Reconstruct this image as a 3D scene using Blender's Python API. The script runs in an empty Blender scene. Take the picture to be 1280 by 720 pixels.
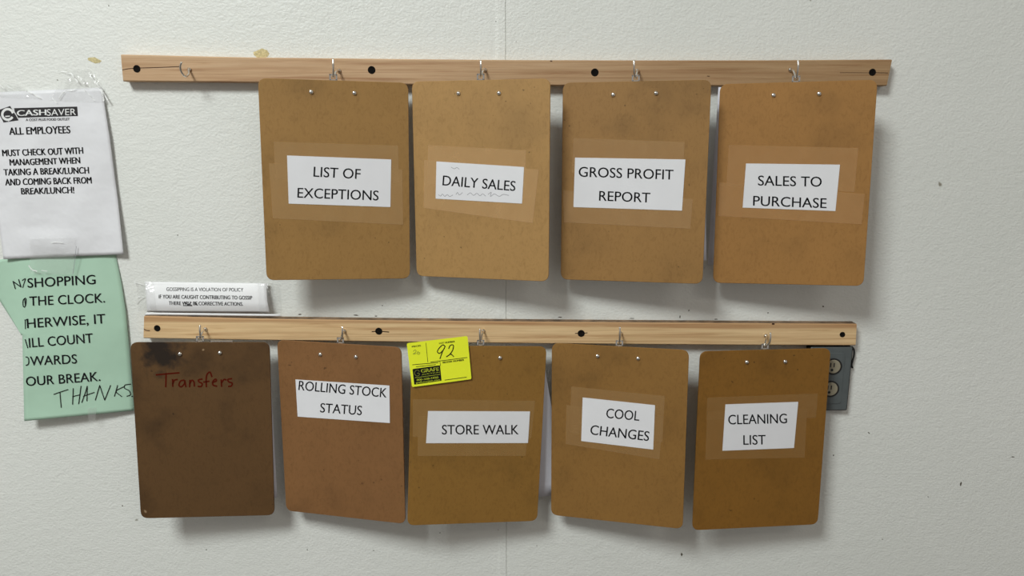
import bpy, bmesh, math, random
from mathutils import Vector, Matrix

random.seed(4)
S = bpy.context.scene
COL = S.collection

# ------------------------------------------------------------------ camera
H = 1.60                       # camera height above the floor
D = 1.2524                     # camera distance from the wall (the wall is the plane y = 0)
PITCH = math.radians(11.689)   # looking slightly down
FPX = 924.0                    # focal length for a 1280 px wide frame
cam = bpy.data.cameras.new('camera')
cam.sensor_width = 36.0
cam.lens = 36.0 * FPX / 1280.0
cam.clip_start = 0.05
camo = bpy.data.objects.new('camera', cam)
camo.location = (0, -D, H)
camo.rotation_euler = (math.radians(90) - PITCH, 0, 0)
COL.objects.link(camo)
S.camera = camo

# ------------------------------------------------------------------ light
S.view_settings.view_transform = 'Standard'
S.view_settings.look = 'None'
S.view_settings.gamma = 1.0
S.view_settings.use_curve_mapping = False
S.view_settings.exposure = 0.0

W = bpy.data.worlds.new('world')
S.world = W
W.use_nodes = True
bg = W.node_tree.nodes['Background']
bg.inputs[0].default_value = (1.0, 0.95, 0.89, 1)
bg.inputs[1].default_value = 0.30

def area(name, loc, target, sx, sy, power, color):
    l = bpy.data.lights.new(name, 'AREA')
    l.shape = 'RECTANGLE'
    l.size = sx; l.size_y = sy
    l.energy = power; l.color = color
    o = bpy.data.objects.new(name, l)
    o.location = loc
    d = Vector(target) - Vector(loc)
    o.rotation_euler = d.to_track_quat('-Z', 'Y').to_euler()
    COL.objects.link(o)
    return o
# ceiling fluorescent fixture to the upper left behind the camera, plus an added weak warm fill light at the right rear
area('ceiling_light_left', (-1.30, -2.20, 3.66), (-1.05, -1.70, 0), 0.90, 1.40, 166, (0.95, 1.0, 0.98))
area('fill_light_right', (1.6, -3.2, 3.66), (1.6, -3.2, 0), 1.2, 0.60, 16, (1.0, 0.95, 0.88))

# ------------------------------------------------------------------ helpers
CP, SP = math.cos(PITCH), math.sin(PITCH)
def ray(px, py):
    u = (px - 640.0) / FPX; w = (py - 360.0) / FPX
    return Vector((u, CP - w * SP, -SP - w * CP))
EYE = Vector((0, -D, H))
def at(px, py, y=0.0):
    """point of the plane at depth y (negative = in front of the wall) seen at that spot of the photograph"""
    d = ray(px, py)
    return EYE + d * ((y + D) / d.y)

def mesh_obj(name, verts, faces, mat=None, parent=None, smooth=False):
    me = bpy.data.meshes.new(name)
    me.from_pydata([tuple(v) for v in verts], [], faces)
    me.validate()
    if smooth:
        for p in me.polygons: p.use_smooth = True
    o = bpy.data.objects.new(name, me)
    COL.objects.link(o)
    if mat is not None: me.materials.append(mat)
    if parent is not None: o.parent = parent
    return o

def bm_obj(name, bm, mat=None, parent=None, smooth=False):
    bmesh.ops.recalc_face_normals(bm, faces=bm.faces)
    me = bpy.data.meshes.new(name)
    bm.to_mesh(me); bm.free()
    if smooth:
        for p in me.polygons: p.use_smooth = True
    o = bpy.data.objects.new(name, me)
    COL.objects.link(o)
    if mat is not None:
        for m in (mat if isinstance(mat, (list, tuple)) else [mat]): me.materials.append(m)
    if parent is not None: o.parent = parent
    return o

def empty(name, loc=(0, 0, 0), rot=None):
    o = bpy.data.objects.new(name, None)
    o.empty_display_size = 0.03
    o.matrix_world = Matrix.Translation(loc) @ (rot.to_4x4() if rot else Matrix())
    COL.objects.link(o)
    return o

def tag(o, label, cat, group=None, kind=None):
    o['label'] = label; o['category'] = cat
    if group: o['group'] = group
    if kind: o['kind'] = kind
    return o

def catmull(pts, n=6):
    pts = [Vector(p) for p in pts]
    out = []
    P = [pts[0] * 2 - pts[1]] + pts + [pts[-1] * 2 - pts[-2]]
    for i in range(1, len(P) - 2):
        a, b, c, d = P[i-1], P[i], P[i+1], P[i+2]
        for k in range(n):
            t = k / n
            out.append(0.5 * ((2*b) + (c-a)*t + (2*a-5*b+4*c-d)*t*t + (-a+3*b-3*c+d)*t**3))
    out.append(pts[-1])
    return out

def add_tube(bm, pts, r, seg=8, taper_end=None):
    pts = [Vector(p) for p in pts]
    rings = []
    prev = None
    for i, p in enumerate(pts):
        t = (pts[min(i+1, len(pts)-1)] - pts[max(i-1, 0)]).normalized()
        if prev is None:
            n = t.orthogonal().normalized()
        else:
            n = (prev - t * prev.dot(t))
            n = n.normalized() if n.length > 1e-9 else t.orthogonal().normalized()
        prev = n
        b = t.cross(n)
        rr = r if taper_end is None or i < len(pts)-1 else r*taper_end
        rings.append([bm.verts.new(p + (n*math.cos(a) + b*math.sin(a))*rr) for a in [2*math.pi*k/seg for k in range(seg)]])
    for A, B in zip(rings, rings[1:]):
        for k in range(seg):
            bm.faces.new((A[k], A[(k+1) % seg], B[(k+1) % seg], B[k]))
    bm.faces.new(list(reversed(rings[0]))); bm.faces.new(rings[-1])

def add_box(bm, c, s, rot=None):
    r = bmesh.ops.create_cube(bm, size=1.0)
    M = Matrix.Translation(c) @ (rot.to_4x4() if rot else Matrix()) @ Matrix.Diagonal((s[0], s[1], s[2], 1))
    bmesh.ops.transform(bm, matrix=M, verts=r['verts'])
    return r['verts']

def add_lathe(bm, prof, M, seg=20):
    """profile [(radius, height)] spun about local z, then moved by M"""
    rings = []
    for r, h in prof:
        if r < 1e-7:
            rings.append([bm.verts.new(M @ Vector((0, 0, h)))])
        else:
            rings.append([bm.verts.new(M @ Vector((r*math.cos(2*math.pi*k/seg), r*math.sin(2*math.pi*k/seg), h))) for k in range(seg)])
    for A, B in zip(rings, rings[1:]):
        for k in range(seg):
            a0, a1 = A[k % len(A)], A[(k+1) % len(A)]
            b0, b1 = B[k % len(B)], B[(k+1) % len(B)]
            vs = []
            for v in (a0, a1, b1, b0):
                if v not in vs: vs.append(v)
            if len(vs) > 2: bm.faces.new(vs)

def round_poly(cs, r, seg=6):
    """round the corners of a convex polygon of 2-D points"""
    out = []
    n = len(cs)
    for i in range(n):
        p = Vector(cs[i]); a = Vector(cs[i-1]); b = Vector(cs[(i+1) % n])
        da = (a-p).normalized(); db = (b-p).normalized()
        p0 = p + da*r; p1 = p + db*r
        for k in range(seg+1):
            t = k/seg
            out.append(p0*(1-t)**2 + p*2*t*(1-t) + p1*t*t)
    return out

# -- flat writing ----------------------------------------------------------
_tc = {}
def text_mesh(s, bold=0.0):
    key = (s, bold)
    if key in _tc: return _tc[key]
    c = bpy.data.curves.new('t', 'FONT')
    c.body = s; c.offset = bold; c.resolution_u = 4
    o = bpy.data.objects.new('t', c)
    COL.objects.link(o)
    dg = bpy.context.evaluated_depsgraph_get()
    me = o.evaluated_get(dg).to_mesh()
    vs = [(v.co.x, v.co.y) for v in me.vertices]
    fs = [tuple(p.vertices) for p in me.polygons]
    o.evaluated_get(dg).to_mesh_clear()
    bpy.data.objects.remove(o); bpy.data.curves.remove(c)
    _tc[key] = (vs, fs)
    return vs, fs
CAP = max(y for x, y in text_mesh('H')[0])

def merge(*parts):
    V, F = [], []
    for v, f in parts:
        b = len(V)
        V += list(v); F += [tuple(i+b for i in q) for q in f]
    return V, F

def text_px(s, bl, br, cap, bold=0.0, lean=0.0, jit=0.0):
    """letters as photo points: ink spans bl..br on the baseline, capitals cap px high"""
    vs, fs = text_mesh(s)
    x0 = min(v[0] for v in vs); x1 = max(v[0] for v in vs)
    dx, dy = br[0]-bl[0], br[1]-bl[1]
    L = math.hypot(dx, dy)
    nx, ny = dy/L, -dx/L
    copies = []
    for sh in ([0.0] if bold <= 0 else [-bold, 0.0, bold]):
        out = []
        for x, y in vs:
            t = (x-x0)/(x1-x0); h = y/CAP*cap
            j = jit*math.sin(x*9.0)
            out.append((bl[0]+dx*t + nx*h + lean*h*dx/L + sh, bl[1]+dy*t + ny*(h+j)))
        copies.append((out, fs))
    return merge(*copies)

def strokes_px(polys, width, smooth=True, samples=5):
    """ribbons (in photo points) along hand-drawn strokes"""
    V, F = [], []
    for poly in polys:
        pts = [Vector((p[0], p[1], 0)) for p in poly]
        if smooth and len(pts) > 2: pts = catmull(pts, samples)
        base = len(V)
        n = len(pts)
        for i, p in enumerate(pts):
            t = (pts[min(i+1, n-1)] - pts[max(i-1, 0)])
            t = t.normalized() if t.length > 1e-9 else Vector((1, 0, 0))
            nn = Vector((-t.y, t.x, 0))*width*0.5
            ext = t*width*0.3*(-1 if i == 0 else (1 if i == n-1 else 0))
            V.append(((p+ext+nn).x, (p+ext+nn).y)); V.append(((p+ext-nn).x, (p+ext-nn).y))
        for i in range(n-1):
            a = base+2*i
            F.append((a, a+1, a+3, a+2))
    return V, F

# ------------------------------------------------------------------ materials
def srgb(r, g, b):
    def l(c):
        c /= 255.0
        return c/12.92 if c <= 0.04045 else ((c+0.055)/1.055)**2.4
    return (l(r), l(g), l(b), 1)

def new_mat(name):
    m = bpy.data.materials.new(name); m.use_nodes = True
    nt = m.node_tree
    return m, nt, nt.nodes, nt.links, nt.nodes['Principled BSDF']

def coords(N, L, scale=(1, 1, 1)):
    tc = N.new('ShaderNodeTexCoord'); mp = N.new('ShaderNodeMapping')
    mp.inputs['Scale'].default_value = scale
    L.new(tc.outputs['Object'], mp.inputs['Vector'])
    return mp

def noise(N, L, vec, scale, detail=3, rough=0.5):
    n = N.new('ShaderNodeTexNoise')
    n.inputs['Scale'].default_value = scale
    n.inputs['Detail'].default_value = detail
    n.inputs['Roughness'].default_value = rough
    L.new(vec.outputs[0], n.inputs['Vector'])
    return n

def ramp(N, L, src, stops):
    r = N.new('ShaderNodeValToRGB')
    while len(r.color_ramp.elements) < len(stops): r.color_ramp.elements.new(0.5)
    for e, (p, c) in zip(r.color_ramp.elements, stops):
        e.position = p; e.color = c
    L.new(src, r.inputs[0])
    return r

def mix(N, L, fac, a, b, mode='MIX'):
    m = N.new('ShaderNodeMix'); m.data_type = 'RGBA'; m.blend_type = mode
    if isinstance(fac, (int, float)): m.inputs[0].default_value = fac
    else: L.new(fac, m.inputs[0])
    for s, k in ((a, 6), (b, 7)):
        if isinstance(s, tuple): m.inputs[k].default_value = s
        else: L.new(s, m.inputs[k])
    return m.outputs[2]

def bump(N, L, src, bsdf, strength, dist):
    b = N.new('ShaderNodeBump')
    b.inputs['Strength'].default_value = strength
    b.inputs['Distance'].default_value = dist
    L.new(src, b.inputs['Height'])
    L.new(b.outputs[0], bsdf.inputs['Normal'])
    return b

def simple(name, col, rough=0.6, metal=0.0, spec=0.5, vary=0.06, vscale=60):
    m, nt, N, L, B = new_mat(name)
    v = coords(N, L)
    n = noise(N, L, v, vscale, 2)
    lo = tuple(c*(1-vary) for c in col[:3]) + (1,); hi = tuple(min(1, c*(1+vary)) for c in col[:3]) + (1,)
    r = ramp(N, L, n.outputs[0], [(0.3, lo), (0.7, hi)])
    L.new(r.outputs[0], B.inputs['Base Color'])
    B.inputs['Roughness'].default_value = rough
    B.inputs['Metallic'].default_value = metal
    B.inputs['Specular IOR Level'].default_value = spec
    return m

def wall_mat():
    m, nt, N, L, B = new_mat('painted_wall')
    v = coords(N, L)
    big = noise(N, L, v, 2.2, 4)
    r = ramp(N, L, big.outputs[0], [(0.3, srgb(226, 228, 223)), (0.7, srgb(234, 235, 231))])
    # a few smudges and scattered flecks of dirt
    sp = noise(N, L, v, 34, 2, 0.4)
    fl = ramp(N, L, sp.outputs[0], [(0.775, (0, 0, 0, 1)), (0.80, (1, 1, 1, 1))])
    c = mix(N, L, fl.outputs[0], r.outputs[0], srgb(150, 145, 132))
    L.new(c, B.inputs['Base Color'])
    B.inputs['Roughness'].default_value = 0.42
    B.inputs['Specular IOR Level'].default_value = 0.45
    # roller stipple
    v2 = coords(N, L, (1, 1, 1.25))
    st = noise(N, L, v2, 210, 4, 0.55)
    st2 = noise(N, L, v2, 60, 2, 0.5)
    a = N.new('ShaderNodeMath'); a.operation = 'MULTIPLY_ADD'
    L.new(st2.outputs[0], a.inputs[0]); a.inputs[1].default_value = 0.8; L.new(st.outputs[0], a.inputs[2])
    bump(N, L, a.outputs[0], B, 0.55, 0.0020)
    return m

def wood_mat(name, light, mid, dark, band=False, end_tint=None):
    m, nt, N, L, B = new_mat(name)
    v = coords(N, L, (1.2, 18, 42))
    n = noise(N, L, v, 3.0, 5, 0.6); n.inputs['Distortion'].default_value = 0.9
    r = ramp(N, L, n.outputs[0], [(0.30, dark), (0.48, mid), (0.72, light)])
    v2 = coords(N, L, (9, 60, 420))
    f = noise(N, L, v2, 1.0, 3, 0.6)
    fr = ramp(N, L, f.outputs[0], [(0.35, (0.82, 0.79, 0.75, 1)), (0.65, (1, 1, 1, 1))])
    c = mix(N, L, 0.75, r.outputs[0], fr.outputs[0], 'MULTIPLY')
    if end_tint:  # wood turns browner towards one end
        tc = N.new('ShaderNodeTexCoord'); sx = N.new('ShaderNodeSeparateXYZ')
        L.new(tc.outputs['Object'], sx.inputs[0])
        hn = noise(N, L, coords(N, L, (3, 3, 30)), 1.5, 3)
        a = N.new('ShaderNodeMath'); a.operation = 'MULTIPLY_ADD'
        L.new(hn.outputs[0], a.inputs[0]); a.inputs[1].default_value = 0.5; L.new(sx.outputs[0], a.inputs[2])
        mr = N.new('ShaderNodeMapRange'); L.new(a.outputs[0], mr.inputs[0])
        mr.inputs[1].default_value = 0.05; mr.inputs[2].default_value = 0.75; mr.inputs[4].default_value = 0.85
        c = mix(N, L, mr.outputs[0], c, mix(N, L, 1.0, c, end_tint, 'MULTIPLY'))
    if band:   # darker late wood along the upper edge of the board
        tc = N.new('ShaderNodeTexCoord'); sx = N.new('ShaderNodeSeparateXYZ')
        L.new(tc.outputs['Object'], sx.inputs[0])
        v3 = coords(N, L, (4, 4, 20)); w = noise(N, L, v3, 1.0, 3)
        a = N.new('ShaderNodeMath'); a.operation = 'MULTIPLY_ADD'
        L.new(w.outputs[0], a.inputs[0]); a.inputs[1].default_value = 0.011; L.new(sx.outputs[2], a.inputs[2])
        x = N.new('ShaderNodeMath'); x.operation = 'MULTIPLY_ADD'      # rail slopes down to the right
        L.new(sx.outputs[0], x.inputs[0]); x.inputs[1].default_value = 0.0105; L.new(a.outputs[0], x.inputs[2])
        br = ramp(N, L, x.outputs[0], [(0.0, (0, 0, 0, 1)), (0.5, (1, 1, 1, 1))])
        mr = N.new('ShaderNodeMapRange'); L.new(x.outputs[0], mr.inputs[0])
        mr.inputs[1].default_value = 0.0182; mr.inputs[2].default_value = 0.0222
        c = mix(N, L, mr.outputs[0], c, mix(N, L, 0.40, srgb(168, 122, 82), c))
    L.new(c, B.inputs['Base Color'])
    B.inputs['Roughness'].default_value = 0.55
    B.inputs['Specular IOR Level'].default_value = 0.3
    bump(N, L, f.outputs[0], B, 0.25, 0.0006)
    return m

def hardboard_mat(name, col, dark=0.80, stain=None, seed=0.0):
    m, nt, N, L, B = new_mat(name)
    v = coords(N, L); v.inputs['Location'].default_value = (seed, seed*0.7, seed*1.3)
    big = noise(N, L, v, 9, 4, 0.6)
    d = tuple(c*dark for c in col[:3]) + (1,)
    lt = tuple(min(1, c*1.10) for c in col[:3]) + (1,)
    r = ramp(N, L, big.outputs[0], [(0.28, d), (0.46, col), (0.75, lt)])
    # pressed fibres
    fv = coords(N, L, (1, 1, 0.55)); fb = noise(N, L, fv, 150, 5, 0.68); fb.inputs['Distortion'].default_value = 1.4
    fr = ramp(N, L, fb.outputs[0], [(0.30, (0.72, 0.68, 0.62, 1)), (0.52, (1, 1, 1, 1)), (0.74, (1.0, 0.98, 0.94, 1))])
    c = mix(N, L, 0.62, r.outputs[0], fr.outputs[0], 'MULTIPLY')
    # small dark specks
    sp = noise(N, L, v, 130, 1)
    s = ramp(N, L, sp.outputs[0], [(0.765, (0, 0, 0, 1)), (0.80, (0.75, 0.75, 0.75, 1))])
    c = mix(N, L, s.outputs[0], c, tuple(q*0.35 for q in col[:3]) + (1,))
    if stain:   # oily stains with their own shape near one corner
        (cx, cz, rad, scol) = stain
        tc = N.new('ShaderNodeTexCoord')
        sub = N.new('ShaderNodeVectorMath'); sub.operation = 'SUBTRACT'; sub.inputs[1].default_value = (cx, 0, cz)
        L.new(tc.outputs['Object'], sub.inputs[0])
        ln = N.new('ShaderNodeVectorMath'); ln.operation = 'LENGTH'; L.new(sub.outputs[0], ln.inputs[0])
        wn = noise(N, L, v, 38, 3, 0.6)
        a = N.new('ShaderNodeMath'); a.operation = 'MULTIPLY_ADD'
        L.new(wn.outputs[0], a.inputs[0]); a.inputs[1].default_value = -rad*2.4; L.new(ln.outputs['Value'], a.inputs[2])
        mr = N.new('ShaderNodeMapRange'); L.new(a.outputs[0], mr.inputs[0])
        mr.inputs[1].default_value = -rad*0.05; mr.inputs[2].default_value = -rad*0.75
        c = mix(N, L, mr.outputs[0], c, scol)
        pl = noise(N, L, v, 55, 1)
        p = ramp(N, L, pl.outputs[0], [(0.77, (0, 0, 0, 1)), (0.80, (1, 1, 1, 1))])
        c = mix(N, L, p.outputs[0], c, srgb(150, 125, 95))
    L.new(c, B.inputs['Base Color'])
    B.inputs['Roughness'].default_value = 0.5
    B.inputs['Specular IOR Level'].default_value = 0.35
    bump(N, L, fb.outputs[0], B, 0.12, 0.0004)
    return m

def paper_mat(name, col, rough=0.7, wr=0.0, wscale=14, spec=0.3):
    m, nt, N, L, B = new_mat(name)
    v = coords(N, L)
    n = noise(N, L, v, 26, 3)
    r = ramp(N, L, n.outputs[0], [(0.3, tuple(c*0.965 for c in col[:3]) + (1,)), (0.7, col)])
    L.new(r.outputs[0], B.inputs['Base Color'])
    B.inputs['Roughness'].default_value = rough
    B.inputs['Specular IOR Level'].default_value = spec
    if wr:
        w = noise(N, L, v, wscale, 3, 0.55)
        bump(N, L, w.outputs[0], B, wr, 0.02)
    return m

def film_mat(name, tint, opacity, rough=0.25, wr=0.0, wscale=60, gloss=False):
    """sticky tape: partly see-through film with a sheen"""
    m, nt, N, L, B = new_mat(name)
    out = N['Material Output']
    tr = N.new('ShaderNodeBsdfTransparent')
    ms = N.new('ShaderNodeMixShader')
    B.inputs['Base Color'].default_value = tint
    if gloss:
        B = N.new('ShaderNodeBsdfGlossy'); B.inputs['Color'].default_value = tint
        B.inputs['Roughness'].default_value = rough
        df = N.new('ShaderNodeBsdfDiffuse'); df.inputs['Color'].default_value = (0.9, 0.91, 0.9, 1)
        both = N.new('ShaderNodeMixShader'); both.inputs[0].default_value = 0.55
    B.inputs['Roughness'].default_value = rough
    v = coords(N, L)
    n = noise(N, L, v, 45, 3)
    mr = N.new('ShaderNodeMapRange'); L.new(n.outputs[0], mr.inputs[0])
    mr.inputs[1].default_value = 0.3; mr.inputs[2].default_value = 0.7
    mr.inputs[3].default_value = opacity*0.85; mr.inputs[4].default_value = opacity*1.15
    L.new(mr.outputs[0], ms.inputs[0]); L.new(tr.outputs[0], ms.inputs[1])
    if gloss:
        L.new(B.outputs[0], both.inputs[1]); L.new(df.outputs[0], both.inputs[2]); L.new(both.outputs[0], ms.inputs[2])
    else:
        L.new(B.outputs[0], ms.inputs[2])
    L.new(ms.outputs[0], out.inputs['Surface'])
    if wr:
        w = noise(N, L, v, wscale, 2, 0.5); w.inputs['Distortion'].default_value = 1.5
        bump(N, L, w.outputs[0], B, wr, 0.012)
    return m

M_wall = wall_mat()
M_wood_a = wood_mat('pine_upper', srgb(212, 180, 146), srgb(200, 165, 129), srgb(172, 132, 97), end_tint=(0.66, 0.62, 0.52, 1))
M_wood_b = wood_mat('pine_lower', srgb(238, 208, 162), srgb(226, 192, 146), srgb(190, 148, 104), band=True)
M_dust = simple('dusty_wood_top', srgb(128, 104, 80), 0.9, vary=0.45, vscale=55)
M_black = simple('black_ink', (0.010, 0.010, 0.011, 1), 0.9, spec=0.08, vary=0.0)
M_ink = simple('printed_ink', (0.013, 0.013, 0.016, 1), 0.9, spec=0.08, vary=0.0)
M_grey_ink = simple('grey_ink', srgb(60, 58, 60), 0.9, spec=0.1, vary=0.05)
M_pencil = simple('pencil', srgb(150, 150, 155), 0.6, vary=0.05)
M_red_ink = simple('red_marker', srgb(84, 22, 8), 0.9, spec=0.1, vary=0.1)
M_pen = simple('black_pen', (0.013, 0.013, 0.013, 1), 0.9, spec=0.08, vary=0.0)
M_white_print = simple('white_print', srgb(232, 232, 232), 0.6, vary=0.02)
M_steel = simple('bright_steel', (0.82, 0.81, 0.78, 1), 0.16, 1.0, vary=0.04)
M_zinc = simple('zinc_hook', (0.74, 0.71, 0.66, 1), 0.28, 1.0, vary=0.10, vscale=400)
M_screw = simple('black_screw', (0.008, 0.007, 0.006, 1), 0.9, spec=0.1, vary=0.2, vscale=300)
M_split = simple('dark_split', srgb(70, 44, 26), 0.9, vary=0.2)
M_label = paper_mat('label_paper', srgb(232, 232, 236), 0.55, 0.02, 20)
M_sheet = paper_mat('sheet_paper', srgb(226, 226, 236), 0.7, 0.03, 10)
M_notice = paper_mat('white_notice_paper', srgb(232, 232, 236), 0.36, 0.18, 17, 0.5)
M_gossip = paper_mat('small_notice_paper', srgb(238, 238, 240), 0.40, 0.03, 20, 0.5)
M_green = paper_mat('green_paper', srgb(176, 208, 186), 0.62, 0.20, 9)
M_yellow = paper_mat('yellow_sticker', (0.93, 1.0, 0.035, 1), 0.6, 0.015, 30)
M_yellow_ink = simple('yellow_print', srgb(214, 226, 60), 0.6, vary=0.03)
M_clear = film_mat('clear_tape', (1.0, 1.0, 1.0, 1), 0.15, 0.14, 0.5, 30, True)
M_crease_glint = film_mat('painted_tape_streak', (0.97, 0.98, 0.97, 1), 0.72, 0.35)  # matt white film, paints the glints along tape creases
M_box = simple('grey_outlet_plate', srgb(88, 94, 95), 0.5, 0.0, vary=0.08)
M_face = simple('outlet_face', srgb(150, 142, 122), 0.5, vary=0.05)
M_rubber = simple('black_rubber', (0.012, 0.012, 0.012, 1), 0.6, vary=0.1)
M_floor = simple('floor_tile', srgb(84, 78, 72), 0.5, vary=0.1, vscale=8)
M_ceil = simple('ceiling_tile', srgb(228, 226, 218), 0.9, vary=0.03, vscale=20)
M_speck = simple('wall_dirt', srgb(92, 86, 74), 0.9, vary=0.2)
M_chip = simple('paint_chip', srgb(206, 192, 146), 0.9, vary=0.25, vscale=300)

# ------------------------------------------------------------------ the setting
# back wall: two painted panels meeting in a narrow joint just left of the middle
sx = at(632.5, 360).x
prof = [(-2.6, 0.0), (sx-0.017, 0.0), (sx-0.012, -0.0007), (sx-0.0007, -0.0007), (sx-0.0003, 0.0010), (sx+0.0003, 0.0010), (sx+0.0007, 0.0), (2.6, 0.0)]
V, F = [], []
for x, y in prof: V += [(x, y, 0.0), (x, y, 3.70)]
for i in range(len(prof)-1): F.append((2*i, 2*i+2, 2*i+3, 2*i+1))
b = len(V)
V += [(-2.6, 0.1, 0), (-2.6, 0.1, 3.70), (2.6, 0.1, 0), (2.6, 0.1, 3.70)]
n = 2*(len(prof)-1)
F += [(b, 0, 1, b+1), (n, b+2, b+3, n+1), (b+2, b, b+1, b+3)]
wall = mesh_obj('wall_back', V, F, M_wall); wall['kind'] = 'structure'
o = mesh_obj('floor', [(-2.6, -4, 0), (2.6, -4, 0), (2.6, 0, 0), (-2.6, 0, 0)], [(0, 1, 2, 3)], M_floor); o['kind'] = 'structure'
o = mesh_obj('ceiling', [(-2.6, -4, 3.70), (2.6, -4, 3.70), (2.6, 0, 3.70), (-2.6, 0, 3.70)], [(3, 2, 1, 0)], M_ceil); o['kind'] = 'structure'

# flecks of dirt and bared plaster on the wall
def blob(bm, px, py, rx, ry, ang=0.0, h=0.0006):
    c = at(px, py, 0)
    k = D/FPX
    vs = []
    for i in range(9):
        a = 2*math.pi*i/9
        q = 0.75 + 0.5*random.random()
        x, z = rx*k*math.cos(a)*q, ry*k*math.sin(a)*q
        vs.append(bm.verts.new((c.x + x*math.cos(ang)-z*math.sin(ang), -h*0.4, c.z + x*math.sin(ang)+z*math.cos(ang))))
    t = bm.verts.new((c.x, -h, c.z))
    for i in range(9): bm.faces.new((vs[i], vs[(i+1) % 9], t))
bm = bmesh.new()
for p in [(136, 7, .9, .9), (153, 632, 1, 1.2), (258, 687, 1, 1), (467, 688, 1.1, .8), (550, 666, .8, .8), (623, 662, 1, .7), (852, 693, 1.6, 3.2),
          (1086, 541, 2.2, .9, -.9), (1042, 569, 1, 1.4), (1201, 605, 1.4, 3.6), (1160, 621, 1, 1), (1103, 674, 1, 1), (1266, 571, 3.0, .9),
          (384, 687, .8, 1.2), (671, 682, .8, .8), (850, 396, .9, 2), (1029, 383, 1.3, 1.3), (960, 391, 1.2, .8), (861, 388, .8, 1.4), (115, 95, .8, .8), (72, 100, .8, .8), (222, 294, .8, 1),
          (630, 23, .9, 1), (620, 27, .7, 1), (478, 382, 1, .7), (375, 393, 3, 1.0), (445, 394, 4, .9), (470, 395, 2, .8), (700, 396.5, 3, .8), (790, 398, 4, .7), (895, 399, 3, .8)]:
    blob(bm, p[0], p[1], p[2]*0.8, p[3]*0.8, p[4] if len(p) > 4 else 0)
bm_obj('dirt_specks', bm, M_speck, wall)['kind'] = 'structure'
bm = bmesh.new()
blob(bm, 117, 75, 8, 3.2, -.1); blob(bm, 326, 67, 9, 5); blob(bm, 113, 74, 3, 2)
bm_obj('paint_chips', bm, M_chip, wall)['kind'] = 'structure'

# ------------------------------------------------------------------ the two wooden rails
RY = -0.019            # front face of the rails
def lerp_poly(P, x):
    for (x0, y0), (x1, y1) in zip(P, P[1:]):
        if x <= x1: return y0 + (y1-y0)*(x-x0)/(x1-x0)
    return P[-1][1]

def rail(name, label, top, bot, screws, mat, lip):
    c = at((top[0][0]+top[-1][0])/2, (top[0][1]+bot[-1][1])/2, 0)
    root = empty(name, c)
    tag(root, label, 'rail', 'wooden rails')
    inv = -Vector(c)
    bm = bmesh.new()
    n = 24
    secs = []
    for i in range(n+1):
        t = i/n
        xt = top[0][0] + (top[-1][0]-top[0][0])*t
        xb = bot[0][0] + (bot[-1][0]-bot[0][0])*t
        A = at(xt, lerp_poly(top, xt), RY) + inv
        Bp = at(xb, lerp_poly(bot, xb), RY) + inv
        e = 0.0016
        ring = [Vector((A.x, RY+e, A.z)), Vector((A.x, RY, A.z-e)), Vector((Bp.x, RY, Bp.z+e)), Vector((Bp.x, RY+e, Bp.z)),
                Vector((Bp.x, -0.0002, Bp.z)), Vector((A.x, -0.0002, A.z))]
        ring = [bm.verts.new(Vector((v.x, v.y - inv.y*0, v.z))) for v in ring]
        secs.append(ring)
    for a, b_ in zip(secs, secs[1:]):
        for k in range(6):
            f = bm.faces.new((a[k], a[(k+1) % 6], b_[(k+1) % 6], b_[k]))
            if k == 5: f.material_index = 1
    bm.faces.new(secs[0]); bm.faces.new(list(reversed(secs[-1])))
    bm_obj('plank', bm, [mat, lip], root)
    for sxp, syp, rr in screws:
        p = at(sxp, syp, RY) + inv
        bm = bmesh.new()
        M = Matrix.Translation((p.x, RY, p.z)) @ Matrix.Rotation(math.radians(90), 4, 'X')
        r = rr*D/FPX
        add_lathe(bm, [(r*1.05, -0.0001), (r, 0.0006), (r*0.86, 0.0007), (r*0.72, 0.0003), (r*0.35, 0.0002), (r*0.28, 0.0001), (0, 0.0001)], M, 16)
        bm_obj('screw', bm, M_screw, root, True)
    return root, inv

upper, uinv = rail('wooden_rail', 'upper and longer wooden rail on the wall, with an empty hook at its left end',
    [(151, 68), (320, 71.8), (510, 73.8), (640, 75), (800, 75.4), (960, 75.3), (1115, 74.3)],
    [(154, 101.7), (320, 103), (513, 105.8), (700, 107), (895, 107.5), (1108.5, 107.3)],
    [(171, 86, 4.2), (464.5, 87.5, 4.4), (743.5, 90.5, 4.4), (1090.5, 90.3, 4.0)], M_wood_a, M_wood_a)
lower, linv = rail('wooden_rail', 'lower and shorter wooden rail, just below the small gossiping notice',
    [(180, 395), (320, 398.5), (500, 400.8), (640, 402), (800, 403.3), (960, 404.3), (1071, 405)],
    [(179.5, 423), (320, 425.3), (500, 427.7), (640, 429.3), (800, 430.7), (960, 431.8), (1069.5, 432)],
    [(196.5, 410.3, 4.0), (473.5, 414, 4.4), (726.5, 416.8, 4.4), (1053, 418.2, 3.4)], M_wood_b, M_dust)

# splits in the timber
def rail_marks(root, inv, polys, w):
    for p, ww in zip(polys, w):
        v, f = strokes_px([p], ww)
        mesh_obj('split', [at(x, y, RY-0.0002) + inv for x, y in v], f, M_split, root)
rail_marks(upper, uinv, [[(153, 87.3), (160, 86), (168, 85.3)], [(175, 85), (200, 84.3), (224, 83.2)], [(1050, 90.8), (1070, 90.8), (1087, 91)], [(1094, 90.8), (1103, 91), (1110, 91.2)], [(688, 76.2), (690, 76.3)], [(884, 95), (887, 95.2)]],
           [.9, .9, .5, .8, 1.2, .8])
rail_marks(lower, linv, [[(465, 414.5), (472, 414)], [(476, 414.2), (486, 415)], [(719, 416.8), (725, 416.6)], [(728, 416.6), (734, 416)], [(965.5, 404.8), (967.5, 405)], [(180, 411.5), (183, 413), (187, 413.3)]],
           [1.2, 1.2, 1, 1, 2, 1])

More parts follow.
